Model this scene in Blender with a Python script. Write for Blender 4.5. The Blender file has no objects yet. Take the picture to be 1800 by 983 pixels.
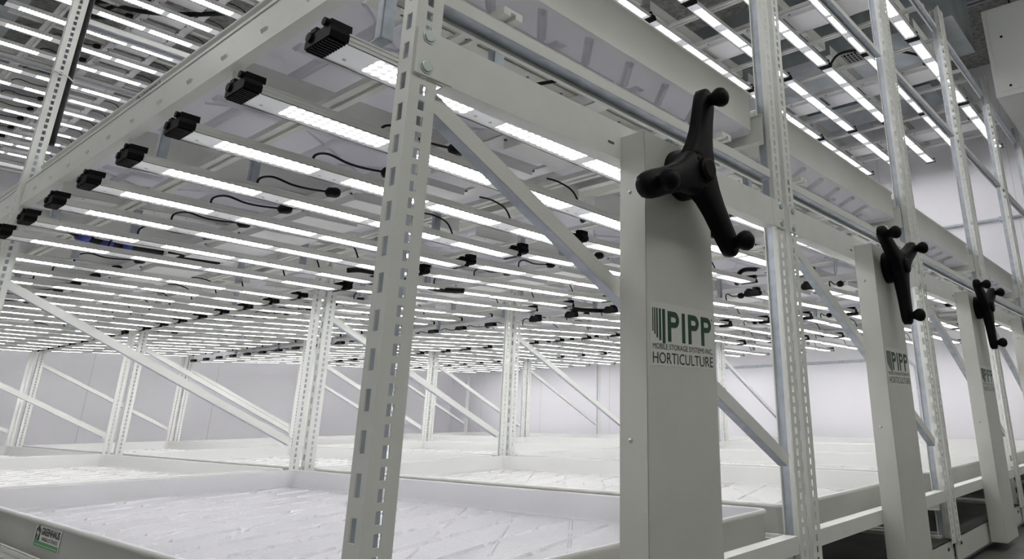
import bpy, math, random
from mathutils import Vector, Matrix
S = 0.0254                      # the scene is laid out in inches
random.seed(4)
scn = bpy.context.scene
col = scn.collection

# ------------------------------------------------------------------ camera, world, exposure
cam_d = bpy.data.cameras.new('camera'); cam = bpy.data.objects.new('camera', cam_d); col.objects.link(cam)
YAW, PIT, ROL = 0.65975, 0.32275, -0.00735
fw = Vector((math.cos(YAW)*math.cos(PIT), math.sin(YAW)*math.cos(PIT), math.sin(PIT)))
rt = Vector((math.sin(YAW), -math.cos(YAW), 0)); up = rt.cross(fw)
r2 = rt*math.cos(ROL)+up*math.sin(ROL); u2 = -rt*math.sin(ROL)+up*math.cos(ROL)
m = Matrix((r2, u2, -fw)).transposed().to_4x4()
m.translation = Vector((-21.507, -32.747, -23.749))*S
cam.matrix_world = m
cam_d.sensor_fit = 'HORIZONTAL'; cam_d.sensor_width = 36
cam_d.lens = 1216.0/1800*36
cam_d.shift_x = -221.0/1800; cam_d.shift_y = -171.0/1800
cam_d.clip_start = 0.02; cam_d.clip_end = 200
scn.camera = cam
w = bpy.data.worlds.new('world'); scn.world = w; w.use_nodes = True
w.node_tree.nodes['Background'].inputs[0].default_value = (0.75, 0.78, 0.8, 1)
w.node_tree.nodes['Background'].inputs[1].default_value = 0.3
scn.view_settings.view_transform = 'Standard'; scn.view_settings.look = 'None'
scn.view_settings.gamma = 1; scn.view_settings.use_curve_mapping = False
scn.view_settings.exposure = 0.12
LED = 9.0                      # strength of every grow light
AISLE_FILL = 19.0                    # strength of the unseen fill lamps added over the aisles
try:
    scn.cycles.use_denoising = True; scn.cycles.use_light_tree = True
    scn.cycles.max_bounces = 8; scn.cycles.diffuse_bounces = 5; scn.cycles.glossy_bounces = 3
except Exception: pass

# ------------------------------------------------------------------ materials
def mat(name, rgb, rough=.5, metal=0., spec=.5, noise=None, bump=None, emit=None, trans=0):
    M = bpy.data.materials.new(name); M.use_nodes = True
    nt = M.node_tree; b = nt.nodes['Principled BSDF']
    b.inputs['Base Color'].default_value = (*rgb, 1); b.inputs['Roughness'].default_value = rough
    b.inputs['Metallic'].default_value = metal
    b.inputs['Specular IOR Level'].default_value = spec
    if trans: b.inputs['Transmission Weight'].default_value = trans
    if noise or bump:
        tc = nt.nodes.new('ShaderNodeTexCoord')
    if noise:                   # (scale, second colour, low, high)
        n = nt.nodes.new('ShaderNodeTexNoise'); n.inputs['Scale'].default_value = noise[0]; n.inputs['Detail'].default_value = 6
        nt.links.new(tc.outputs['Object'], n.inputs['Vector'])
        r = nt.nodes.new('ShaderNodeValToRGB'); r.color_ramp.elements[0].position = noise[2]; r.color_ramp.elements[1].position = noise[3]
        r.color_ramp.elements[0].color = (*noise[1], 1); r.color_ramp.elements[1].color = (*rgb, 1)
        nt.links.new(n.outputs['Fac'], r.inputs['Fac']); nt.links.new(r.outputs['Color'], b.inputs['Base Color'])
    if bump:                    # (scale, strength, stretch)
        mp = nt.nodes.new('ShaderNodeMapping'); mp.inputs['Scale'].default_value = bump[2] if len(bump) > 2 else (1, 1, 1)
        if len(bump) > 3: mp.inputs['Rotation'].default_value = (0, 0, bump[3])
        n2 = nt.nodes.new('ShaderNodeTexNoise'); n2.inputs['Scale'].default_value = bump[0]; n2.inputs['Detail'].default_value = 4
        bp = nt.nodes.new('ShaderNodeBump'); bp.inputs['Strength'].default_value = bump[1]; bp.inputs['Distance'].default_value = .01
        nt.links.new(tc.outputs['Object'], mp.inputs['Vector']); nt.links.new(mp.outputs['Vector'], n2.inputs['Vector'])
        nt.links.new(n2.outputs['Fac'], bp.inputs['Height']); nt.links.new(bp.outputs['Normal'], b.inputs['Normal'])
    return M

RACK = mat('rack_paint', (.77, .78, .74), .38, noise=(9, (.72, .73, .69), .3, .6))
COVER = mat('cover_paint', (.62, .62, .58), .42, noise=(5, (.57, .57, .53), .3, .6), bump=(400, .05))
GALV = mat('galvanised_steel', (.50, .54, .60), .5, .35, noise=(30, (.40, .44, .48), .35, .6))
ZINC = mat('zinc_bolt', (.62, .68, .66), .35, .8)
BLACK = mat('black_plastic', (.003, .003, .0035), .5, spec=.12)
RUBBER = mat('black_cable', (.006, .006, .007), .55, spec=.3)
BLUE = mat('blue_plastic', (.03, .05, .28), .4)
RED = mat('red_mark', (.25, .01, .01), .5)
TRAY = mat('tray_plastic', (.78, .78, .797), .28, bump=(26, .22, (1, 1, 1)))
TRAYW = mat('tray_wall_plastic', (.78, .78, .797), .35, bump=(14, .05))
FILM = mat('tray_film', (.78, .78, .797), .16, bump=(42, .6, (1, 3.2, 1), .3))
def translucent(M, f, rgb):
    nt = M.node_tree; b = nt.nodes['Principled BSDF']; out = nt.nodes['Material Output']
    t = nt.nodes.new('ShaderNodeBsdfTranslucent'); t.inputs['Color'].default_value = (*rgb, 1)
    mx = nt.nodes.new('ShaderNodeMixShader'); mx.inputs[0].default_value = f
    nt.links.new(b.outputs[0], mx.inputs[1]); nt.links.new(t.outputs[0], mx.inputs[2]); nt.links.new(mx.outputs[0], out.inputs['Surface'])
translucent(TRAYW, .45, (.86, .85, .90)); translucent(FILM, .34, (.86, .85, .90))   # thin white plastic lets light through
WALLM = mat('wall_panel', (.86, .85, .88), .55, noise=(1.2, (.84, .83, .86), .35, .6))
WALLF = mat('aisle_wall', (.55, .55, .54), .6, noise=(2, (.5, .5, .5), .3, .6))
CONC = mat('concrete_floor', (.19, .19, .175), .45, noise=(3, (.12, .12, .11), .35, .62), bump=(30, .2))
CEIL = mat('ceiling_concrete', (.34, .34, .32), .9, noise=(26, (.20, .20, .19), .35, .6), bump=(60, .8))
ALU = mat('bar_aluminium', (.76, .76, .73), .35, .2)
LENS = mat('clear_lens', (.86, .88, .90), .15, spec=.6)
LENS.node_tree.nodes['Principled BSDF'].inputs['Emission Color'].default_value = (1, 1, 1, 1)
LENS.node_tree.nodes['Principled BSDF'].inputs['Emission Strength'].default_value = .10   # the clear cover glows with the LEDs beside it
DARK = mat('dark_edge', (.10, .10, .10), .5)
GREEN = mat('green_print', (.010, .060, .030), .5)
LGREEN = mat('light_green_print', (.08, .33, .13), .5)
INK = mat('dark_print', (.03, .035, .035), .5)
STICK = mat('sticker_film', (.66, .66, .62), .3)
STICKW = mat('white_sticker', (.78, .78, .74), .35)
DUCT = mat('duct_sheet_metal', (.42, .46, .47), .3, .7, noise=(4, (.55, .60, .62), .35, .65), bump=(6, .3))
CREAM = mat('cream_tray_wall', (.75, .755, .735), .35, bump=(14, .05)); CREAMF = mat('cream_tray_floor', (.78, .785, .765), .2, bump=(42, .35, (1, 3.2, 1), .3))
translucent(CREAM, .25, (.84, .845, .83)); translucent(CREAMF, .25, (.84, .845, .83))
STEELD = mat('dark_steel', (.09, .09, .085), .5, .3, noise=(8, (.05, .05, .045), .35, .6))
PANELW = mat('driver_panel_white', (.85, .85, .85), .45)
UNIT = mat('unit_casing', (.55, .56, .54), .45)
def led_mat():
    M = bpy.data.materials.new('led_lens_lit'); M.use_nodes = True; nt = M.node_tree
    b = nt.nodes['Principled BSDF']; b.inputs['Base Color'].default_value = (.8, .8, .8, 1); b.inputs['Roughness'].default_value = .2
    tc = nt.nodes.new('ShaderNodeTexCoord'); mp = nt.nodes.new('ShaderNodeMapping')
    mp.inputs['Scale'].default_value = (1/(S*.69), 1/(S*.69), 0)
    nt.links.new(tc.outputs['Object'], mp.inputs['Vector'])
    v = nt.nodes.new('ShaderNodeTexVoronoi'); v.feature = 'F1'; v.inputs['Scale'].default_value = 1; v.inputs['Randomness'].default_value = .0
    nt.links.new(mp.outputs['Vector'], v.inputs['Vector'])
    mr = nt.nodes.new('ShaderNodeMapRange'); mr.inputs['From Min'].default_value = .22; mr.inputs['From Max'].default_value = .46
    mr.inputs['To Min'].default_value = LED*2.6; mr.inputs['To Max'].default_value = .5
    nt.links.new(v.outputs['Distance'], mr.inputs['Value'])
    b.inputs['Emission Color'].default_value = (1, .985, 1, 1)
    nt.links.new(mr.outputs['Result'], b.inputs['Emission Strength'])
    return M
LIT = led_mat()

# ------------------------------------------------------------------ mesh builder
class MB:
    def __init__(s): s.v = []; s.f = []; s.m = []; s.sm = []
    def quadbox(s, p, mi=0):            # 8 points: bottom 4, top 4
        b = len(s.v); s.v += [tuple(q) for q in p]
        for q in ((3,2,1,0),(4,5,6,7),(0,1,5,4),(1,2,6,5),(2,3,7,6),(3,0,4,7)):
            s.f.append([b+i for i in q]); s.m.append(mi); s.sm.append(False)
    def box(s, x0, x1, y0, y1, z0, z1, mi=0):
        s.quadbox([(x0,y0,z0),(x1,y0,z0),(x1,y1,z0),(x0,y1,z0),(x0,y0,z1),(x1,y0,z1),(x1,y1,z1),(x0,y1,z1)], mi)
        return s
    def bar(s, a, b, wa, wb, side, mi=0):   # bar from a to b; side = width axis
        a = Vector(a); b = Vector(b); d = (b-a).normalized(); sd = Vector(side); sd = (sd-d*sd.dot(d)).normalized(); n = d.cross(sd)
        P = []
        for k in (a, b):
            for i, j in ((-1,-1),(1,-1),(1,1),(-1,1)): P.append(k+sd*i*wa/2+n*j*wb/2)
        s.quadbox(P, mi); return s
    def prism(s, pts, axis, a0, a1, mi=0, smooth=False):   # polygon in the two other axes
        n = len(pts); b = len(s.v)
        for a in (a0, a1):
            for (p, q) in pts:
                s.v.append({'x': (a, p, q), 'y': (p, a, q), 'z': (p, q, a)}[axis])
        s.f.append([b+i for i in range(n)][::-1]); s.f.append([b+n+i for i in range(n)]); s.m += [mi, mi]; s.sm += [False, False]
        for i in range(n):
            j = (i+1) % n; s.f.append([b+i, b+j, b+n+j, b+n+i]); s.m.append(mi); s.sm.append(smooth)
        return s
    def tube(s, pts, r, mi=0, n=8, cap=True):
        pts = [Vector(p) for p in pts]; rr = r if isinstance(r, (list, tuple)) else [r]*len(pts)
        b = len(s.v); prev = None
        for i, p in enumerate(pts):
            d = (pts[min(i+1, len(pts)-1)]-pts[max(i-1, 0)]).normalized()
            if prev is None:
                a = Vector((0, 0, 1)) if abs(d.z) < .9 else Vector((1, 0, 0)); a = (a-d*a.dot(d)).normalized()
            else: a = (prev-d*prev.dot(d)).normalized()
            prev = a; c = d.cross(a)
            for k in range(n):
                t = 2*math.pi*k/n; s.v.append(tuple(p+(a*math.cos(t)+c*math.sin(t))*rr[i]))
        for i in range(len(pts)-1):
            for k in range(n):
                l = (k+1) % n; s.f.append([b+i*n+k, b+i*n+l, b+(i+1)*n+l, b+(i+1)*n+k]); s.m.append(mi); s.sm.append(True)
        if cap:
            s.f.append([b+k for k in range(n)][::-1]); s.f.append([b+(len(pts)-1)*n+k for k in range(n)]); s.m += [mi]*2; s.sm += [False]*2
        return s
    def mesh(s, verts, faces, mi=0, smooth=False):
        b = len(s.v); s.v += [tuple(v) for v in verts]
        for f in faces: s.f.append([b+i for i in f]); s.m.append(mi); s.sm.append(smooth)
    def data(s, name, mats):
        me = bpy.data.meshes.new(name)
        me.from_pydata([(x*S, y*S, z*S) for x, y, z in s.v], [], s.f)
        for M in (mats if isinstance(mats, (list, tuple)) else [mats]): me.materials.append(M)
        me.polygons.foreach_set('material_index', s.m); me.polygons.foreach_set('use_smooth', s.sm); me.update()
        return me
def link(name, me, parent=None, loc=(0, 0, 0)):
    o = bpy.data.objects.new(name, me); col.objects.link(o); o.location = Vector(loc)*S
    if parent: o.parent = parent
    return o
def build(name, mb, mats, parent=None, loc=(0, 0, 0), bevel=0, seg=2):
    o = link(name, mb.data(name, mats), parent, loc)
    if bevel:
        b = o.modifiers.new('bevel', 'BEVEL'); b.width = bevel*S; b.segments = seg; b.limit_method = 'ANGLE'; b.angle_limit = math.radians(50)
    return o
def tag(o, label, cat, group=None, kind=None):
    if kind: o['kind'] = kind
    if label: o['label'] = label
    if cat: o['category'] = cat
    if group: o['group'] = group
    return o
def empty(name, loc): return link(name, None, None, loc)
def struct(name, mb, mats, **k):
    o = build(name, mb, mats, **k); o['kind'] = 'structure'; return o
def curve(pts, n=6):                    # smooth path through points
    pts = [Vector(p) for p in pts]; out = []
    for i in range(len(pts)-1):
        p0 = pts[max(i-1, 0)]; p1 = pts[i]; p2 = pts[i+1]; p3 = pts[min(i+2, len(pts)-1)]
        for k in range(n):
            t = k/n
            out.append(.5*((2*p1)+(p2-p0)*t+(2*p0-5*p1+4*p2-p3)*t*t+(-p0+3*p1-3*p2+p3)*t**3))
    out.append(pts[-1]); return out
def text(mb, s, x0, y0, wdt, hgt, place, mi, bold=0., depth=.02):
    """flat lettering, fitted in a box; place(u, v, d) -> point"""
    cu = bpy.data.curves.new('lettering', 'FONT'); cu.body = s; cu.offset = bold; cu.resolution_u = 3
    ob = bpy.data.objects.new('lettering', cu); col.objects.link(ob)
    dg = bpy.context.evaluated_depsgraph_get(); me = bpy.data.meshes.new_from_object(ob.evaluated_get(dg))
    vs = [v.co.copy() for v in me.vertices]; fs = [list(p.vertices) for p in me.polygons]
    bpy.data.objects.remove(ob); bpy.data.meshes.remove(me); bpy.data.curves.remove(cu)
    ax = min(v.x for v in vs); bx = max(v.x for v in vs); ay = min(v.y for v in vs); by = max(v.y for v in vs)
    mb.mesh([place(x0+(v.x-ax)/(bx-ax)*wdt, y0+(v.y-ay)/(by-ay)*hgt, depth) for v in vs], fs, mi)

# ------------------------------------------------------------------ layout numbers
W, G, D = 46.275, 2.89, 98.442
PITCH = W+G
NR, NB = 5, 3
FLOOR, POSTB, POSTT = -46.0, -42.0, 73.0
ROWS = ['first', 'second', 'third', 'fourth', 'fifth']
ORD = ['first', 'second', 'third', 'fourth', 'fifth', 'sixth', 'seventh', 'eighth']
BAYS = ['near', 'middle', 'far']
XW, YB, CZ = 252.0, 322.0, 104.0

# ------------------------------------------------------------------ room shell
struct('floor', MB().box(-170, XW+6, -150, YB+6, FLOOR-4, FLOOR), CONC)
struct('ceiling', MB().box(-170, XW+6, -150, YB+6, CZ, CZ+4), CEIL)
wb = MB().box(-170, XW+6, YB, YB+6, FLOOR, CZ)
for x in (-120, -72, -24, 24, 72, 120, 168, 216): wb.box(x-.12, x+.12, YB-.05, YB+.01, FLOOR, CZ, 1)
struct('wall_back', wb, [WALLM, STICK])
wr = MB().box(XW, XW+6, -150, YB, FLOOR, CZ)
for y in (-90, -42, 6, 54, 102, 150, 198, 246, 294): wr.box(XW-.05, XW+.01, y-.12, y+.12, FLOOR, CZ, 1)
struct('wall_right', wr, [WALLM, STICK])
struct('wall_left', MB().box(-176, -170, -150, YB, FLOOR, CZ), WALLM)
struct('wall_front', MB().box(-170, XW, -156, -150, FLOOR, CZ), WALLF)
# floor rails the racks roll on
for i, y in enumerate((3.0, D+3, 2*D+3, 3*D-3)):
    struct('trim_%d' % (i+1), MB().box(-60, XW-2, y-1.2, y+1.2, FLOOR, FLOOR+.35).box(-60, XW-2, y-.35, y+.35, FLOOR+.35, FLOOR+.7), GALV)

# ------------------------------------------------------------------ posts (punched angle steel)
def post_mesh(side):
    """side -1: left post (outer flange at -x), +1: right post.  origin at face centre, z=0 at post bottom"""
    mb = MB(); H = POSTT-POSTB; t = .09
    n = int(H)
    mb.box(-.92, -.21, 0, t, 0, H).box(.21, .92, 0, t, 0, H)
    for k in range(n+1):
        z0 = k-.30+.30; mb.box(-.21, .21, 0, t, max(0, k-.18), min(H, k+.20))
    d = 1.42 if side < 0 else 1.45
    x0, x1 = (-.92, -.92+t) if side < 0 else (.92-t, .92)
    mb.box(x0, x1, t, .45, 0, H).box(x0, x1, .98, d, 0, H)
    for k in range(0, n+2, 2): mb.box(x0, x1, .45, .98, max(0, k-.45), min(H, k+.45))
    if side < 0: mb.box(-.83, .92, 1.32, 1.40, 0, H, 1)
    if side > 0:                        # the deeper inner channel of the right hand posts
        mb.box(.86, .92, d, 2.3, 0, H, 1).box(.62, .92, 2.3, 2.42, 0, H)
    return mb.data('post', [RACK, GALV])
POST = {-1: post_mesh(-1), 1: post_mesh(1)}

def bolt(mb, x, z, y=-.22, r=.45, mi=1):
    mb.tube([(x, y+.1, z), (x, y, z)], [r, r], mi, 16); mb.tube([(x, y, z), (x, y-.07, z)], [r*.82, r*.7], mi, 16)

def end_beam(first, front=True):
    mb = MB(); y = -.11 if front else -.11
    z1, z0 = -1.55, -4.65
    mb.box(-.78, W+.78, y, y+.1, z0, z1)
    mb.box(1.6, W-1.6, y+.1, 1.3, z0, z0+.1)                       # lower return flange
    mb.box(-.78, 1.9, y-.06, y, z0+.05, z1-.05)                     # gusset tabs at the posts
    mb.box(W-1.9, W+.78, y-.06, y, z0+.05, z1-.05)
    for x in (0, W):
        bolt(mb, x, -2.0); bolt(mb, x, -4.0)
    for x in (16.8, 29.6): mb.box(x, x+.75, y-.02, y, -3.6, -3.4, 2)
    return mb.data('end_beam', [RACK, ZINC, DARK])

def channel(z0, z1, y0=.3, x0=1.0, x1=W-1.0, name='tie_channel', mats=None):
    mb = MB(); t = .09; y1 = y0+1.3
    mb.box(x0, x1, y0, y0+t, z0, z1).box(x0, x1, y0, y1, z1-t, z1)
    mb.box(x0, x1, y0, y1, z0-.02, z0+t, 1)
    mb.box(x0, x1, y1-t, y1, z0-.45, z1); mb.box(x0, x1, y1-t-.3, y1, z0-.5, z0-.42)
    return mb.data(name, [RACK, GALV])

def shelf_beam():
    mb = MB(); mb.box(.95, W-.95, .15, 1.6, -36.4, -34.9).box(.95, W-.95, 1.6, 2.5, -36.4, -36.3)
    return mb.data('shelf_beam', RACK)

def brace_mesh():
    a = Vector((.6, .9, -5.4)); b = Vector((W-1.1, .9, -28.2)); mb = MB()
    mb.bar(a+Vector((0, -.35, 0)), b+Vector((0, -.35, 0)), .1, 1.15, (0, 1, 0))
    mb.bar(a+Vector((-.25, .1, -.5)), b+Vector((-.25, .1, -.5)), .95, .09, (0, 1, 0), 1)
    return mb.data('brace', [RACK, GALV])

def side_beam(rim, sgn, y0, y1, tabs=True):
    """long beam carrying the tray edge: sgn -1 left side, +1 right"""
    mb = MB(); xo = -.35 if sgn < 0 else W+.35; xi = xo-sgn*.12
    zt, zb = (rim-2.7, rim-4.85) if rim < 0 else (rim-2.4, rim-6.1)
    X = lambda a, b: (min(a, b), max(a, b))
    mb.box(*X(xo, xi), y0, y1, zb, zt)
    mb.box(*X(xo+sgn*.0, xi-sgn*.18), y0, y1, zt-.12, zt)
    mb.box(*X(xo, xi-sgn*1.0), y0, y1, zb-.1, zb)                  # bottom flange
    mb.box(*X(xo+sgn*.10, xo), y0, y1, zt-.38, zt-.05)              # rolled ridge
    if tabs:
        y = y0+6
        while y < y1-4:
            mb.quadbox([(xo+sgn*.02, y, zb+1.0), (xo+sgn*.02, y+1.1, zb+1.0), (xo, y+1.1, zb+1.0), (xo, y, zb+1.0),
                        (xo+sgn*.18, y, zb+1.3), (xo+sgn*.18, y+1.1, zb+1.3), (xo, y+1.1, zb+1.3), (xo, y, zb+1.3)]); y += 7.6
    return mb.data('side_beam', RACK)

def cross_rail(z, y):
    mb = MB(); mb.box(.3, W-.3, y, y+1.7, z, z+.1).box(.3, W-.3, y, y+.1, z, z+2.95)
    x = 3.0
    while x < W-2: mb.box(x-.13, x+.13, y+.8, y+1.05, z-.012, z+.0, 1); x += 4.2
    return mb.data('cross_rail', [RACK, DARK])

def long_rail(z, x, y0, y1):
    mb = MB(); mb.box(x-.9, x-.25, y0, y1, z, z+.6).box(x+.25, x+.9, y0, y1, z, z+.6).box(x-.25, x+.25, y0, y1, z+.35, z+.6)
    return mb.data('long_rail', RACK)

def driver_tray(zb, y0):
    """perforated channel with the driver cover plates above one bay of lights"""
    mb = MB(); z = zb+3.3
    x0, x1 = 20.2, 31.4
    mb.box(x0, x0+1.9, y0+2, y0+D-2, z+.35, z+.45).box(x0, x0+.1, y0+2, y0+D-2, z+.35, z+1.6)
    mb.box(x1-1.9, x1, y0+2, y0+D-2, z+.35, z+.45).box(x1-.1, x1, y0+2, y0+D-2, z+.35, z+1.6)
    for n in range(8):
        ya = y0+9.4+n*11.758; yb = ya+8.3
        if yb > y0+D-2: yb = y0+D-2.2
        mb.box(x0+1.3, x1-2.6, ya, yb, z-.55, z+.35)
        for (x, y) in ((x0+1.0, ya+.6), (x0+1.0, yb-.6), (x1-1.9, ya+.6), (x1-1.9, yb-.6)):
            mb.tube([(x, y, z+.35), (x, y, z+.18)], .17, 1, 6)
        mb.box(x0+.3, x1-.3, yb+.3, yb+1.3, z+.5, z+.7)
    return mb.data('driver_tray', [PANELW, DARK])

def hanger(x, y, z0, z1):
    mb = MB(); mb.box(x-.45, x+.45, y, y+.1, z0, z1).box(x-.45, x+.45, y, y+1.6, z1-.1, z1).box(x-.45, x-.35, y, y+.7, z0, z1)
    mb.box(x-.45, x+.45, y, y+1.2, z0, z0+.1)
    return mb.data('hanger', GALV)

# ------------------------------------------------------------------ drive cover with its lettering, and the hand wheel
CX0, CX1, CYF = 18.4, 27.6, -2.5
def cover_mesh():
    mb = MB(); t = .08; z0, z1 = -44.6, -2.7
    mb.box(CX0, CX1, CYF, CYF+t, z0, z1).box(CX0, CX0+t, CYF, -.02, z0, z1).box(CX1-t, CX1, CYF, -.02, z0, z1)
    mb.box(CX0, CX1, CYF, -.02, z1-t, z1)
    return mb
def sticker_mesh():
    mb = MB(); y = CYF-.015; x0, x1, z0, z1 = CX0+.42, CX1-.28, -20.5, -15.95
    mb.box(x0, x1, y, y+.02, z0, z1, 0)
    P = lambda u, v, d: (x0+u, y-d, z0+v)
    # barcode-like stripes growing in width and length
    hs = [(.25, .10, 2.05, 4.25), (.47, .13, 1.85, 4.25), (.73, .17, 1.62, 4.25), (1.06, .24, 1.45, 4.25), (1.48, .34, 1.25, 4.25)]
    for (u, wd, a, b) in hs:
        mb.box(x0+u, x0+u+wd, y-.02, y, z0+a+.35, z0+b-.15, 1)
    # four letters P I P P in heavy strokes
    def letP(u):
        h0, h1, st, wd = 1.78, 4.02, .42, 1.48
        mb.box(x0+u, x0+u+st, y-.02, y, z0+h0, z0+h1, 1)
        n = 14; mid = (h0+h1)/2+.36; R = (h1-mid+.36)/1.0/1.0
        rc = (h1-(mid-.44))/2; cy = h1-rc; cx = wd-rc
        mb.box(x0+u+st, x0+u+cx, y-.02, y, z0+h1-.40, z0+h1, 1); mb.box(x0+u+st, x0+u+cx, y-.02, y, z0+cy-rc, z0+cy-rc+.40, 1)
        vs = []; fs = []
        for k in range(n+1):
            a = -math.pi/2+math.pi*k/n
            for r in (rc, rc-.41): vs.append((x0+u+cx+math.cos(a)*r, y-.02, z0+cy+math.sin(a)*r))
        for k in range(n): fs.append([2*k, 2*k+2, 2*k+3, 2*k+1])
        mb.mesh(vs, fs, 1)
    letP(2.15); mb.box(x0+4.02, x0+4.42, y-.02, y, z0+1.78, z0+4.02, 1); letP(4.86); letP(6.68)
    mb.tube([(x0+8.3, y-.005, z0+3.9), (x0+8.3, y-.022, z0+3.9)], .07, 1, 10)
    text(mb, 'MOBILE STORAGE SYSTEMS INC.', .25, 1.18, 8.0, .40, P, 2)
    text(mb, 'HORTICULTURE', .25, .18, 8.0, .78, P, 2)
    return mb.data('logo_sticker', [STICK, GREEN, INK])
STICKER = sticker_mesh()
HUB = Vector((23.0, -4.3, -5.3))
def wheel_parts(parent, angles, dx):
    """three arm hand wheel; arms spread from a round hub, a bulb knob on every tip"""
    h = HUB; mb = MB()
    mb.tube([(h.x, CYF, h.z), (h.x, -3.0, h.z), (h.x, -3.5, h.z), (h.x, -3.9, h.z)], [2.1, 2.1, 1.9, 1.5], 0, 28)
    mb.tube([(h.x, -3.3, h.z), (h.x, -4.3, h.z), (h.x, -4.9, h.z), (h.x, -5.2, h.z)], [1.6, 1.7, 1.5, 1.15], 0, 24)
    for a in angles:
        len_ = 1.09 if 190 < a < 220 else 1.0
        a = math.radians(a); d = Vector((math.cos(a), 0, math.sin(a))); p = Vector((-math.sin(a), 0, math.cos(a)))
        prof = [(.3, 2.0, .0, .95), (1.2, 1.75, .0, .9), (2.2, 1.35, -.04, .84), (3.4, 1.12, -.08, .78), (4.8, 1.05, -.12, .72), (6.0, 1.06, -.16, .68), (6.8, 1.02, -.18, .66), (7.35, .82, -.18, .6), (7.68, .42, -.18, .45)]
        prof = [(r*len_, wd, dy, th) for r, wd, dy, th in prof]
        vs = []; fs = []; n = 12
        for (r, wd, dy, th) in prof:
            for k in range(n):
                t = 2*math.pi*k/n; c, s_ = math.cos(t), math.sin(t)
                ex = math.copysign(abs(c)**.6, c)*wd; ey = math.copysign(abs(s_)**.6, s_)*th
                q = h+d*r+p*ex+Vector((0, dy+ey, 0)); vs.append(q)
        for i in range(len(prof)-1):
            for k in range(n):
                l = (k+1) % n; fs.append([i*n+k, i*n+l, (i+1)*n+l, (i+1)*n+k])
        fs.append([k for k in range(n)][::-1]); fs.append([(len(prof)-1)*n+k for k in range(n)])
        mb.mesh(vs, fs, 0, True)
    wo = build('hand_wheel', mb, BLACK, parent)
    for a in angles:
        a = math.radians(a); c = h+Vector((math.cos(a), 0, math.sin(a)))*(6.6 if not 3.3 < a < 3.8 else 7.0)
        k = MB(); Y = [-.5, -.75, -.95, -1.2, -1.5, -1.85, -2.2, -2.42, -2.5]; R_ = [.62, .5, .46, .58, .76, .84, .72, .42, .12]
        k.tube([(c.x, c.y+y, c.z) for y in Y], R_, 0, 20)
        build('knob', k, BLACK, wo)
    k = MB(); k.tube([(h.x, -5.1, h.z), (h.x, -5.5, h.z), (h.x, -5.62, h.z)], [1.0, .95, .7], 0, 24)
    k.tube([(h.x, -5.0, h.z), (h.x, -5.12, h.z)], 1.25, 0, 24)
    vs = []; fs = []
    for i in range(9):
        t = math.radians(100+i*20)
        for r in (.86, .97): vs.append((h.x+math.cos(t)*r, -5.53+(.0 if r < .9 else .04), h.z+math.sin(t)*r))
    for i in range(8): fs.append([2*i, 2*i+1, 2*i+3, 2*i+2])
    k.mesh(vs, fs, 1)
    build('hub_cap', k, [BLACK, RED], wo)["label"] = 'round black hub cap with a thin red arc'

# ------------------------------------------------------------------ the five mobile racks
T1, T2 = -32.8, 12.0                    # tray rims
BEAM = end_beam(True); TIE = channel(1.0, 2.1); SHELF = shelf_beam(); BRACE = brace_mesh()
TIE2 = channel(37.6, 38.6, .9, name='upper_tie'); TIE3 = channel(66.6, 67.6, .9, name='top_tie')
SB = {}
for b in range(NB):
    y0 = b*D+1.5; y1 = (b+1)*D-.1
    for rim in (T1, T2):
        for s_ in (-1, 1): SB[(b, rim, s_)] = side_beam(rim, s_, y0, y1)
CR = {(t, k): cross_rail(z, y) for t, z in ((0, T2-7.8), (1, 71.0)) for k, y in enumerate((30., 56., 80., 7.2))}
LR = {(t, k): long_rail(z, x, 1.6, D-.2) for t, z in ((0, 3.9), (1, 69.6)) for k, x in enumerate((8.0, 38.3))}
DT = {0: driver_tray(-1.25, 0), 1: driver_tray(66.0, 0)}
HG = [hanger(x, y, -.1, T2-7.7) for x, y in ((.3, 5.2), (8.4, 3.4), (34, 6), (.6, 45.), (9.6, 45.), (34, 45.), (.6, 81.), (9.6, 81.), (34., 81.))]
def base_mesh(b):
    mb = MB(); y0 = b*D
    mb.box(-.6, .6, y0+1.6, y0+D-.2, -44.2, -41.2).box(W-.6, W+.6, y0+1.6, y0+D-.2, -44.2, -41.2)
    mb.box(-.6, W+.6, y0+.4, y0+.6, -44.8, -41.6).box(-.6, W+.6, y0+.4, y0+5.5, -41.7, -41.5, 1)
    mb.box(.6, 17, y0+5.5, y0+24, -42.6, -42.4, 2)
    for x in (3.5, 42.5):
        mb.tube([(x, y0+2.2, -44.0), (x, y0+3.8, -44.0)], 1.35, 1, 20); mb.tube([(x, y0+2.0, -44.0), (x, y0+4, -44.0)], .5, 0, 12)
    bolt(mb, 2.0, -42.6, y0+.3, .25, 1); bolt(mb, W-2.0, -42.6, y0+.3, .25, 1)
    for x in (12, 34): mb.box(x, x+1.5, y0+8, y0+D-8, -43.6, -42.2, 1)
    mb.box(.8, W-.8, y0+6, y0+D-4, -42.0, -41.7, 1)
    return mb.data('carriage_base', [COVER, STEELD, STEELD])
BASE = [base_mesh(b) for b in range(NB)]
WHEELS = [(80, 203, 308), (150, 30, -90), (150, 30, -90), (150, 30, -90), (150, 30, -90)]
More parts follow.
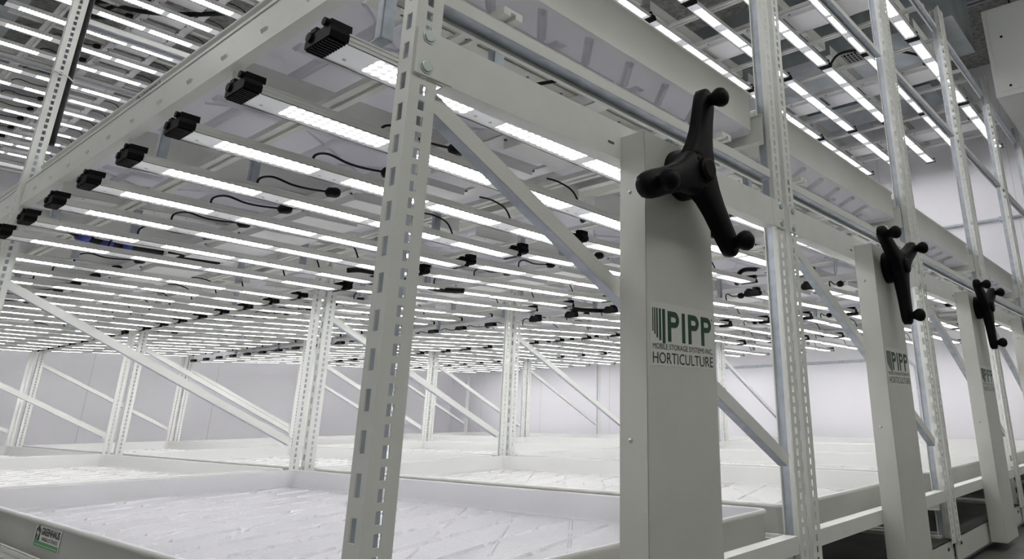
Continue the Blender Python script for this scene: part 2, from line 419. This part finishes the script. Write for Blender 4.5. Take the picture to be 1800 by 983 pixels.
for r in range(NR):
    X = r*PITCH
    R = empty('mobile_rack', (X, 0, 0))
    tag(R, ['white punched-steel mobile rack nearest the camera, hand wheel turned arm-up', 'second white mobile rack from the camera, right behind the nearest one',
            'third white mobile rack from the camera, middle one of the row', 'fourth white mobile rack from the camera, its drive cover at the picture edge',
            'farthest white mobile rack, beside the right wall'][r], 'rack', 'mobile racks pushed together')
    for fr in range(4):
        for s_, x in ((-1, 0), (1, W)):
            link('post', POST[s_], R, (x, fr*D, POSTB))
        if True:
            link('end_beam', BEAM, R, (0, fr*D, 0 if fr == 0 else 7.4)); link('brace', BRACE, R, (0, fr*D, 0)); link('shelf_beam', SHELF, R, (0, fr*D, 0))
            if fr == 0: link('tie_channel', TIE, R, (0, fr*D, 0))
            link('upper_tie', TIE2, R, (0, fr*D, 0)); link('top_tie', TIE3, R, (0, fr*D, 0))
    for b in range(NB):
        link('carriage_base', BASE[b], R)
        for rim in (T1, T2):
            for s_ in (-1, 1): link('side_beam', SB[(b, rim, s_)], R)
        for t in (0, 1):
            for k in range(4): link('cross_rail', CR[(t, k)], R, (0, b*D, 0))
            for k in range(2): link('long_rail', LR[(t, k)], R, (0, b*D, 0))
            link('driver_tray', DT[t], R, (0, b*D, 0))
        for hm in HG: link('hanger', hm, R, (0, b*D, 0))
    cv = build('drive_cover', cover_mesh(), COVER, R, bevel=.12)
    link('logo_sticker', STICKER, cv)
    sc = MB()
    for z in (-7.5, -25.5, -41.4):
        sc.tube([(CX0-.0, -1.0, z), (CX0-.1, -1.0, z), (CX0-.16, -1.0, z)], [.17, .15, .06], 0, 10)
    build('screw', sc, ZINC, cv)
    wheel_parts(R, WHEELS[r], 0)

# ------------------------------------------------------------------ grow trays
OVALS = [(6.8+5.75*k, 1.35) for k in range(6)]
OUTER = mat('tray_outer_wall', (.72, .725, .69), .45, noise=(3, (.66, .66, .62), .35, .6))
def tray_mesh(y0, y1, sticker=False):
    """origin at rim height; outer x .45 .. 46.1"""
    mb = MB(); x0, x1 = .45, W-.1; dp = 4.8; fl = -2.75; t = .22; R = 1.3; n = 5
    def loop(ins, z, rr):
        P = []
        for (cx, cy, a0) in ((x1-ins-rr, y0+ins+rr, -90), (x1-ins-rr, y1-ins-rr, 0), (x0+ins+rr, y1-ins-rr, 90), (x0+ins+rr, y0+ins+rr, 180)):
            for k in range(n+1):
                a = math.radians(a0+90*k/n); P.append((cx+math.cos(a)*rr, cy+math.sin(a)*rr, z))
        return P
    rings = [loop(1.1, -dp+.45, R), loop(.8, -dp+.02, R), loop(.22, -dp, R), loop(.22, -dp+.01, R), loop(.18, -.5, R), loop(.02, -.38, R), loop(0, -.12, R), loop(.12, 0, R), loop(.42, 0, R), loop(.52, -.12, R), loop(.75, fl+.25, R), loop(1.0, fl, R)]
    N = 4*(n+1); vs = [p for L in rings for p in L]; fs = []
    for i in range(len(rings)-1):
        fs.append([[i*N+k, i*N+(k+1) % N, (i+1)*N+(k+1) % N, (i+1)*N+k] for k in range(N)])
    for (i0, i1, mi, sm) in ((0, 2, 0, False), (2, 7, 2, True), (7, len(rings)-1, 0, True)):
        mb.mesh(vs[i0*N:(i1+1)*N], [[v-i0*N for v in q] for L in fs[i0:i1] for q in L], mi, sm)
    b = (len(rings)-1)*N; mb.mesh([vs[b+k] for k in range(N)], [list(range(N))], 1)          # floor
    mb.mesh([vs[k] for k in range(N)], [list(range(N))[::-1]], 0)                              # underside
    # raised ribs inside, crossing at a slant, and matching ribs below
    def rib(xa, ya, xb, yb, z, h, wd, mi):
        L = Vector((xb-xa, yb-ya, 0)); L.normalize(); p = Vector((-L.y, L.x, 0))
        A = Vector((xa, ya, z)); B = Vector((xb, yb, z)); hz = Vector((0, 0, h))
        mb.mesh([A+p*wd, A-p*wd, B-p*wd, B+p*wd, A+L*.2+p*wd*.35+hz, A+L*.2-p*wd*.35+hz, B-L*.2-p*wd*.35+hz, B-L*.2+p*wd*.35+hz],
                [[4,5,6,7],[0,1,5,4],[1,2,6,5],[2,3,7,6],[3,0,4,7]], mi, False)
    dp -= .45
    c = y0-14
    while c < y1:
        x = x0+2.2; segs = [2.2, 9.6, 18.5, 27.5, 36.5, 44]
        for i in range(len(segs)-1):
            a, e = segs[i]+.6, segs[i+1]-.6
            ya, ye = c+a*.31, c+e*.31
            if ya > y0+1.8 and ye < y1-1.8: rib(a, ya, e, ye, fl, .24, .26, 1)
        c += 6.5
    c = y0-44
    while c < y1:
        a = 2.2
        while a < 43:
            e = a+5.6; ya, ye = c+a*.92, c+e*.92
            if ya > y0+1.8 and ye < y1-1.8: rib(a, ya, e, ye, fl, .18, .22, 1)
            a += 7.2
        c += 9.5
    for k in range(6):                                                                         # shallow ribs below
        y = y0+6+k*(y1-y0-12)/5
        rib(3, y, 43, y, -dp+.02, -.45, .9, 0)
    for k in range(4): rib(6+k*11.5, y0+4, 6+k*11.5, y1-4, -dp+.02, -.35, .7, 0)
    c = y0-30
    while c < y1:
        for sg in (1, -1):
            a0, a1 = 3.0, 43.0; yy = lambda x: c+(x-3)*.75 if sg > 0 else c+(43-x)*.75
            m_ = a0
            while m_ < a1-9:
                ya, ye = yy(m_), yy(m_+8.2)
                if min(ya, ye) > y0+2 and max(ya, ye) < y1-2: rib(m_, ya, m_+8.2, ye, -dp+.02, -.22, .22, 0)
                m_ += 9.4
        c += 21
    for (ox, oy) in OVALS:                                                                     # rounded drain ridges near the end
        rib(ox, y0+oy, ox+3.3, y0+oy+3.5, -dp+.02, -.5, .42, 0)
    return mb.data('grow_tray', [TRAYW, FILM, OUTER])
TY = [(3.3, D-.5), (D+2.7, 2*D-.5), (2*D+2.7, 3*D-.5)]
TM = {(0, b): tray_mesh(*TY[b]) for b in range(3)}
TM.update({(1, 0): tray_mesh(2.0, D-.5), (1, 1): TM[(0, 1)], (1, 2): TM[(0, 2)]})
TC = {}
for b in range(3):
    TC[b] = TM[(0, b)].copy(); TC[b].materials[0] = CREAM; TC[b].materials[1] = CREAMF
def tray_sticker(y0, y1, z0, z1):
    mb = MB(); x = .45+.17
    # the wall leans slightly; sit just off it
    xx = x-.04; L = y1-y0; H = z1-z0
    P = lambda u, v, d: (xx-d, y1-u, z0+v)
    def rect(u0, u1, v0, v1, mi, d=.012):
        a = [P(u0, v0, d), P(u1, v0, d), P(u1, v1, d), P(u0, v1, d)]; mb.mesh(a, [[0, 1, 2, 3]], mi)
    mb.box(xx, xx+.02, y0-.2, y1+.2, z0-.03, z1, 0)
    rect(0, L, 0, .44, 2); 
    for i in range(16): rect(.4+i*.43, .4+i*.43+.3, .14, .20, 3, .02)
    # little house / leaf mark
    mb.mesh([P(.1, .46, .012), P(1.5, .46, .012), P(1.5, 1.35, .012), P(.8, 1.78, .012), P(.1, 1.35, .012)], [[0, 1, 2, 3, 4]], 1)
    mb.mesh([P(.55, .52, .02), P(.75, .52, .02), P(1.2, 1.1, .02), P(1.05, 1.2, .02)], [[0, 1, 2, 3]], 3)
    mb.mesh([P(.4, 1.0, .02), P(.75, .9, .02), P(.85, 1.25, .02), P(.5, 1.3, .02)], [[0, 1, 2, 3]], 3)
    text(mb, 'GREENHAUS', 1.75, 1.0, L-1.8, .62, P, 1, .035)
    text(mb, 'INDUSTRIES', 2.3, .56, L-2.6, .30, P, 1, .01)
    return mb.data('maker_sticker', [STICKW, INK, LGREEN, STICKW])
for r in range(NR):
    for b in range(NB):
        for ti, rim in ((0, T1), (1, T2)):
            o = link('grow_tray', TC[b] if ti == 0 and (r > 0 or b > 0) else TM[(ti, b)], None, (r*PITCH, 0, rim))
            tag(o, 'white plastic flood tray on the %s of the %s rack, %s bay' % (('lower shelf', 'upper shelf')[ti], ROWS[r], BAYS[b]), 'tray',
                'flood trays on the %s' % ('lower shelves', 'upper shelves')[ti])
            if r == 0 and b == 0:
                s_ = link('maker_sticker', tray_sticker(*((49.0, 56.4, -2.2, -.35), (50.7, 58.4, -1.95, -.1))[ti]), o)
                s_['label'] = 'white and green maker sticker on the tray side'

# ------------------------------------------------------------------ LED bars
BX0, BX1 = -2.0, 45.2
SEG = [(.5, 9.2), (12.5, 21.7), (22.9, 32.1), (35.3, 44.0)]
def bar_meshes(full=True):
    L = BX1-BX0; out = {}
    h = MB()                            # aluminium profile, origin at lens plane, y centre 0
    h.box(BX0, BX1, -1.5, -1.42, -.08, .62).box(BX0, BX1, 1.42, 1.5, -.08, .62).box(BX0, BX1, -1.42, 1.42, .22, .62)
    h.box(BX0, BX1, -1.55, -1.5, .2, .32, 0).box(BX0, BX1, -1.55, -1.5, .52, .64, 0)
    h.box(BX0, BX1, 1.42, 1.51, -.14, -.08, 1).box(BX0, BX1, -1.51, -1.42, -.12, -.08, 1)
    out['housing'] = (h.data('housing', [ALU, DARK]))
    s = MB()
    e = BX0
    for (a, b) in SEG+[(BX1, None)]:
        s.box(e, a, -1.42, 1.42, -.02, .2, 0)
        if a == BX1: break
        s.box(a, b, -1.12, 1.12, -.03, .2, 1).box(a, b, -1.42, -1.12, -.02, .2, 0).box(a, b, 1.12, 1.42, -.02, .2, 0); e = b
    if full:
        for x in (-1, 10.1, 11.6, 33, 34.4, 44.7): s.tube([(x, .7, 0), (x, .7, -.05)], .14, 2, 8)
    out['light_strip'] = s.data('light_strip', [LENS, LIT, GALV])
    def cap(sg):
        c = MB(); a, b = (BX0-1.3, BX0) if sg < 0 else (BX1, BX1+.5)
        c.prism([(-1.55, -.05), (1.55, -.05), (1.6, .4), (1.35, .85), (-1.35, .85), (-1.6, .4)], 'x', a, b)
        if full and sg < 0:
            for k in range(9):
                y = -1.35+k*.33; c.box(a+.08, b-.08, y, y+.14, -.2, -.05)
            c.prism([(-1.2, .85), (-.2, .85), (-.25, 1.4), (-1.15, 1.4)], 'x', a+.15, b+.3)
            c.prism([(.25, .85), (1.0, .85), (.95, 1.2), (.3, 1.2)], 'x', a-.05, b-.2)
            c.tube([(a+.1, -.9, 1.1), (a-.2, -.9, 1.1)], .28, 0, 12); c.tube([(a+.1, .9, .6), (a-.18, .9, .6)], .34, 0, 12)
        if full and sg > 0:
            c.box(a-.2, b, -1.7, 1.7, -.1, .18)
            c.box(b-1.1, b, -.5, .5, .3, 1.0); c.box(b-.9, b-.1, -1.6, 1.0, .85, 1.3)
        return c.data('end_cap', BLACK)
    out['cap0'] = cap(-1); out['cap1'] = cap(1)
    k = MB()
    k.tube(curve([(9.4, 1.0, .62), (9.6, 1.4, 2.1), (11.2, 1.9, 2.9), (13.6, 2.2, 2.7), (16, 2.6, 2.9), (18.6, 2.8, 3.3)]), .13, 0, 6)
    k.tube([(17.9, 2.8, 3.2), (18.2, 2.8, 3.2), (19.1, 2.8, 3.35), (19.5, 2.8, 3.4)], [.3, .62, .66, .5], 0, 12)
    k.tube([(9.0, 1.0, .62), (9.9, 1.0, .7)], .22, 0, 6)
    out['cord'] = k.data('power_cord', RUBBER)
    k = MB()
    k.tube(curve([(31.2, 2.4, 3.7), (33.2, 2.4, 3.8), (35.1, 1.9, 3.0), (35.9, 1.2, .7)]), .12, 0, 6)
    k.box(35.3, 36.5, .9, 1.45, .62, .78)
    out['cord2'] = k.data('jumper_cord', RUBBER)
    return out
BMF = bar_meshes(True)
BMS = bar_meshes(False)
for r in range(NR):
    for b in range(NB):
        for ti, zb in ((0, -1.25), (1, 66.0)):
            for n in range(8):
                y = b*D+7.15+n*11.758
                near = (ti == 0 and b == 0) or (ti == 0 and r == 0 and b < 2) or (ti == 1 and b == 0) 
                M = BMF if near else BMS
                o = empty('led_light_bar', (r*PITCH, y, zb))
                tag(o, 'lit LED bar %s from the aisle, %s bay, %s rack, %s' % (ORD[n], BAYS[b], ROWS[r], ('under the upper shelf', 'near the ceiling')[ti]), 'grow light',
                    'LED bars %s' % ('under the upper shelves', 'near the ceiling')[ti])
                if ti == 0:             # the fixtures hang a little out of level
                    tl = [(.6, -.5), (.0, .9), (-1.2, .4), (0, 0), (0, 0)][r]
                    o.location.z += tl[0]*S*(n/7 if (r == 0 and b == 0) else 1); o.rotation_euler.y = -(tl[1]-tl[0])/48*1.0
                link('housing', M['housing'], o); link('light_strip', M['light_strip'], o)
                link('end_cap', M['cap0'], o); link('end_cap', M['cap1'], o); link('power_cord', M['cord'], o); link('jumper_cord', M['cord2'], o)

# ------------------------------------------------------------------ loose cables and fittings
def cable(name, label, pts, r, extra=None, cat='cable', group=None, mats=None):
    mb = MB(); mb.tube(curve(pts, 8), r, 0, 8)
    if extra: extra(mb)
    o = build(name, mb, mats or [RUBBER, BLUE, STICKW]); tag(o, label, cat, group); return o
def blues(mb):
    for (a, b, rr) in (((7.2, 98.6, 3.0), (8.8, 98.9, 2.8), .8), ((10.4, 99.6, 2.7), (12.0, 100.0, 2.6), .95), ((13.4, 100.4, 2.6), (14.8, 100.7, 2.7), .9)):
        mb.tube([a, b], rr, 1, 14)
    mb.tube([(8.8, 98.9, 2.8), (13.6, 100.4, 2.6)], .7, 0, 12)
cable('power_cable', 'thick black power cable with three blue connectors under the first rack lights',
      [(3.5, 97.5, 4.6), (6.5, 98.4, 3.2), (10, 99.5, 2.7), (15, 100.8, 2.7), (20, 102.5, 2.9), (26, 104, 2.8), (30, 104.5, 3.2)], .5, blues)
cable('rail_cable', 'thin black cable bent along the rail behind the front beam', [(14.2, 9.2, 2.6), (15.5, 5.4, 2.8), (17.0, 3.6, 2.9), (22, 3.2, 2.9), (30, 3.1, 2.9)], .16)
cable('power_lead', 'black lead arching between the second rack lights beside the cover', [(51, 34, 3.2), (53.2, 33.4, 4.4), (56, 33.2, 4.2), (60, 33, 3.2), (64, 32.5, 2.8)], .42)
cable('power_lead', 'heavy black lead sagging from lights at the first and second rack joint', [(46.5, 89.5, 2.2), (49, 88, 2.4), (53, 84, 1.2), (58, 78, -1.0), (62, 74, -1.4)], .5)
cable('power_lead', 'black lead sagging above the third rack lights in the near bay', [(97, 92, 2.2), (100, 89, 2.2), (104, 84, .6), (109, 78, .2), (112, 75, .4)], .5)
cable('power_lead', 'black lead bundle hanging over the gap behind the nearest cover', [(94.5, 44, 3.2), (95.5, 43, 5), (96.6, 41, 1.2), (97.4, 42, 4.2), (98.2, 44, 3.4)], .4)
cable('power_lead', 'black lead arching over the third rack lights next to the punched post', [(99, 36, .6), (101, 36, 3.4), (105, 35.2, 4.4), (110, 33, 4.2)], .45)
cable('post_cable', 'black power cable strapped down the upper post of the first rack', [(1.25, D+.5, 16), (1.25, D+.5, 40), (1.3, D+.5, 72)], .5,
      lambda mb: mb.tube([(-.9, D-.2, 27.6), (.8, D-.6, 27.2), (2.0, D, 26.6), (1.2, D+1.2, 26.8)], .12, 2, 6))
cable('ceiling_cable', 'black cable looped beneath the ceiling above the second rack', [(96, 3, 70), (101, 2, 71.6), (108, 1, 71.5), (114, 0, 70.5)], .4)
cable('ceiling_cable', 'black cable loop under the ceiling over the third rack lights', [(146, 30, 66.6), (147, 27, 70), (152, 20, 71), (160, 12, 70.6), (168, 8, 70)], .35)
cable('ceiling_cable', 'black cable drooping from the ceiling left of the upper post', [(16, 158, 72), (20, 150, 69), (26, 142, 68), (34, 136, 70)], .6)
cable('ceiling_cable', 'black cable zigzag at the upper left corner by the ceiling', [(8, 156, 78), (14, 158, 73), (11, 162, 72), (18, 164, 76), (14, 168, 72), (20, 170, 75)], .5)
cable('ceiling_cable', 'black cable pair dropping to lights above the tray sticker', [(38, 110, 88), (37, 104, 80), (36, 98, 74), (38, 92, 70)], .5)
mb = MB()
for k in range(3):
    mb.tube([(99.6+(3.0+.12*k)*math.cos(t*math.pi/12)*.8, 15.4+1.5*math.cos(t*math.pi/12)*.8+.1*k, 1.6+(2.9+.1*k)*math.sin(t*math.pi/12)*.55) for t in range(25)], .05, 0, 5)
mb.tube(curve([(97.5, 15, 2), (95.5, 15, 2.4), (94, 15, 2.2)]), .16, 0, 6)
tag(build('wire_coil', mb, GALV), 'coiled thin steel wire hanging beside the second front beam', 'wire')

# conduits on the right wall
mb = MB(); mb.tube(curve([(XW-.8, 140, -4.9), (XW-.8, 110, -4.9), (XW-.8, 80, -4.9), (XW-.8, 56, -4.9), (XW-.8, 50.5, -6.6), (XW-.8, 49, -11), (XW-.8, 49, -27)]), .5, 0, 10)
mb.tube(curve([(XW-.8, 92, -4.9), (XW-.8, 95.5, -3.6), (XW-.8, 96.5, .5), (XW-.8, 96.5, 10)]), .5, 0, 10); mb.box(XW-1.2, XW, 48, 50, -30, -27)
tag(build('wall_conduit', mb, GALV), 'low grey conduit on the right wall with a bend dropping down', 'conduit')
mb = MB(); mb.tube([(XW-.8, 90, 42.4), (XW-.8, -40, 42.4)], .55, 0, 10)
for y in (70, 44, 12, -12): mb.box(XW-1.5, XW, y-.4, y+.4, 41.6, 43.3)
tag(build('wall_conduit', mb, GALV), 'high grey conduit running level along the right wall with clamps', 'conduit')

# ------------------------------------------------------------------ ceiling services, with added fill lamps
FILL_LAMP = bpy.data.materials.new('fill_lamp_diffuser'); FILL_LAMP.use_nodes = True
FILL_LAMP.node_tree.nodes['Principled BSDF'].inputs['Emission Color'].default_value = (1, 1, .96, 1)
FILL_LAMP.node_tree.nodes['Principled BSDF'].inputs['Emission Strength'].default_value = AISLE_FILL
for i, (x, y, lab) in enumerate([(x, -75, 'added unseen fill lamp over the cross aisle, %s from the left wall' % ORD[k]) for k, x in enumerate((-60, 0, 60, 120, 180))]+[(-85, y, 'added unseen fill lamp over the side aisle, %s from the front' % ORD[k]) for k, y in enumerate((0, 70, 140, 210))]):
    o = empty('added_fill_lamp', (x, y, CZ))  # unseen lamp, added to brighten the fronts of posts and covers
    tag(o, lab, 'lamp', 'added fill lamps over the aisles')
    build('fill_lamp_body', MB().box(-24, 24, -4, 4, -3, 0), UNIT, o)
    build('fill_diffuser', MB().box(-23.5, 23.5, -3.6, 3.6, -3.6, -3), FILL_LAMP, o)
def duct(label, x0, x1, y0, y1, z0, z1, vent=None):
    mb = MB().box(x0, x1, y0, y1, z0, z1)
    y = y0+24
    while y < y1: mb.box(x0-.5, x1+.5, y-.5, y+.5, z0-.5, z1); y += 30
    o = build('air_duct', mb, DUCT); tag(o, label, 'duct', 'galvanised ducts under the ceiling')
    if vent:
        vx, vy = vent; g = MB(); g.box(vx, vx+7, vy, vy+16, z0-.9, z0-.45, 0).box(vx+.6, vx+6.4, vy+.6, vy+15.4, z0-1.0, z0-.88, 1)
        for k in range(14): g.box(vx+.6, vx+6.4, vy+.8+k*1.07, vy+1.15+k*1.07, z0-1.2, z0-.9, 0)
        for k in range(4): g.box(vx+1.6+k*1.2, vx+1.8+k*1.2, vy+.6, vy+15.4, z0-1.15, z0-.9, 0)
        build('vent_grille', g, [UNIT, BLACK], o)
    return o
duct('sheet metal duct with a vent grille above the third and fourth racks', 160, 186, 0, 150, 78, CZ, (161, 22))
duct('sheet metal duct crossing above the first rack near the back', -30, 6, 60, 300, 84, CZ)
duct('sheet metal duct beside the right wall above the fifth rack', 212, 232, 20, 300, 84, CZ)
for i, (x, lab) in enumerate(((70, 'steel strut channel on the ceiling above the second rack'), (128, 'steel strut channel on the ceiling above the third rack'), (197, 'steel strut channel on the ceiling beside the hanging unit'))):
    mb = MB().box(x-1.6, x+1.6, -120, 300, CZ-3.6, CZ-.4); mb.box(x-.5, x+.5, -120, 300, CZ-3.7, CZ-3.5, 1); mb.box(x-3.2, x-2.2, -120, 300, CZ-2.6, CZ-1.4, 1)
    for y in (-60, 40, 140, 240): mb.box(x-.3, x+.3, y-.3, y+.3, CZ-.5, CZ)
    tag(build('strut_channel', mb, [GALV, DARK]), lab, 'ceiling channel', 'steel channels on the ceiling')
mb = MB().box(173, 250, -75, -5.1, 56.5, 83.3)
mb.box(172.9, 173.0, -74, -6.2, 58, 82.4, 0)
for y in (-9, -40): mb.tube([(172.95, y, 59.2), (172.75, y, 59.2)], .35, 1, 8); mb.tube([(172.95, y, 74), (172.75, y, 74)], .35, 1, 8)
mb.tube([(192, -12, 56.5), (192, -12, 55.6)], 1.7, 1, 16)
for (x, y) in ((178, -12), (178, -68), (245, -12), (245, -68)): mb.tube([(x, y, 83.3), (x, y, CZ)], .3, 1, 6)
tag(build('air_handler', mb, [UNIT, BLACK], bevel=.8), 'large pale boxy air unit hung from the ceiling at upper right', 'air unit')
print('objects', len(bpy.data.objects))
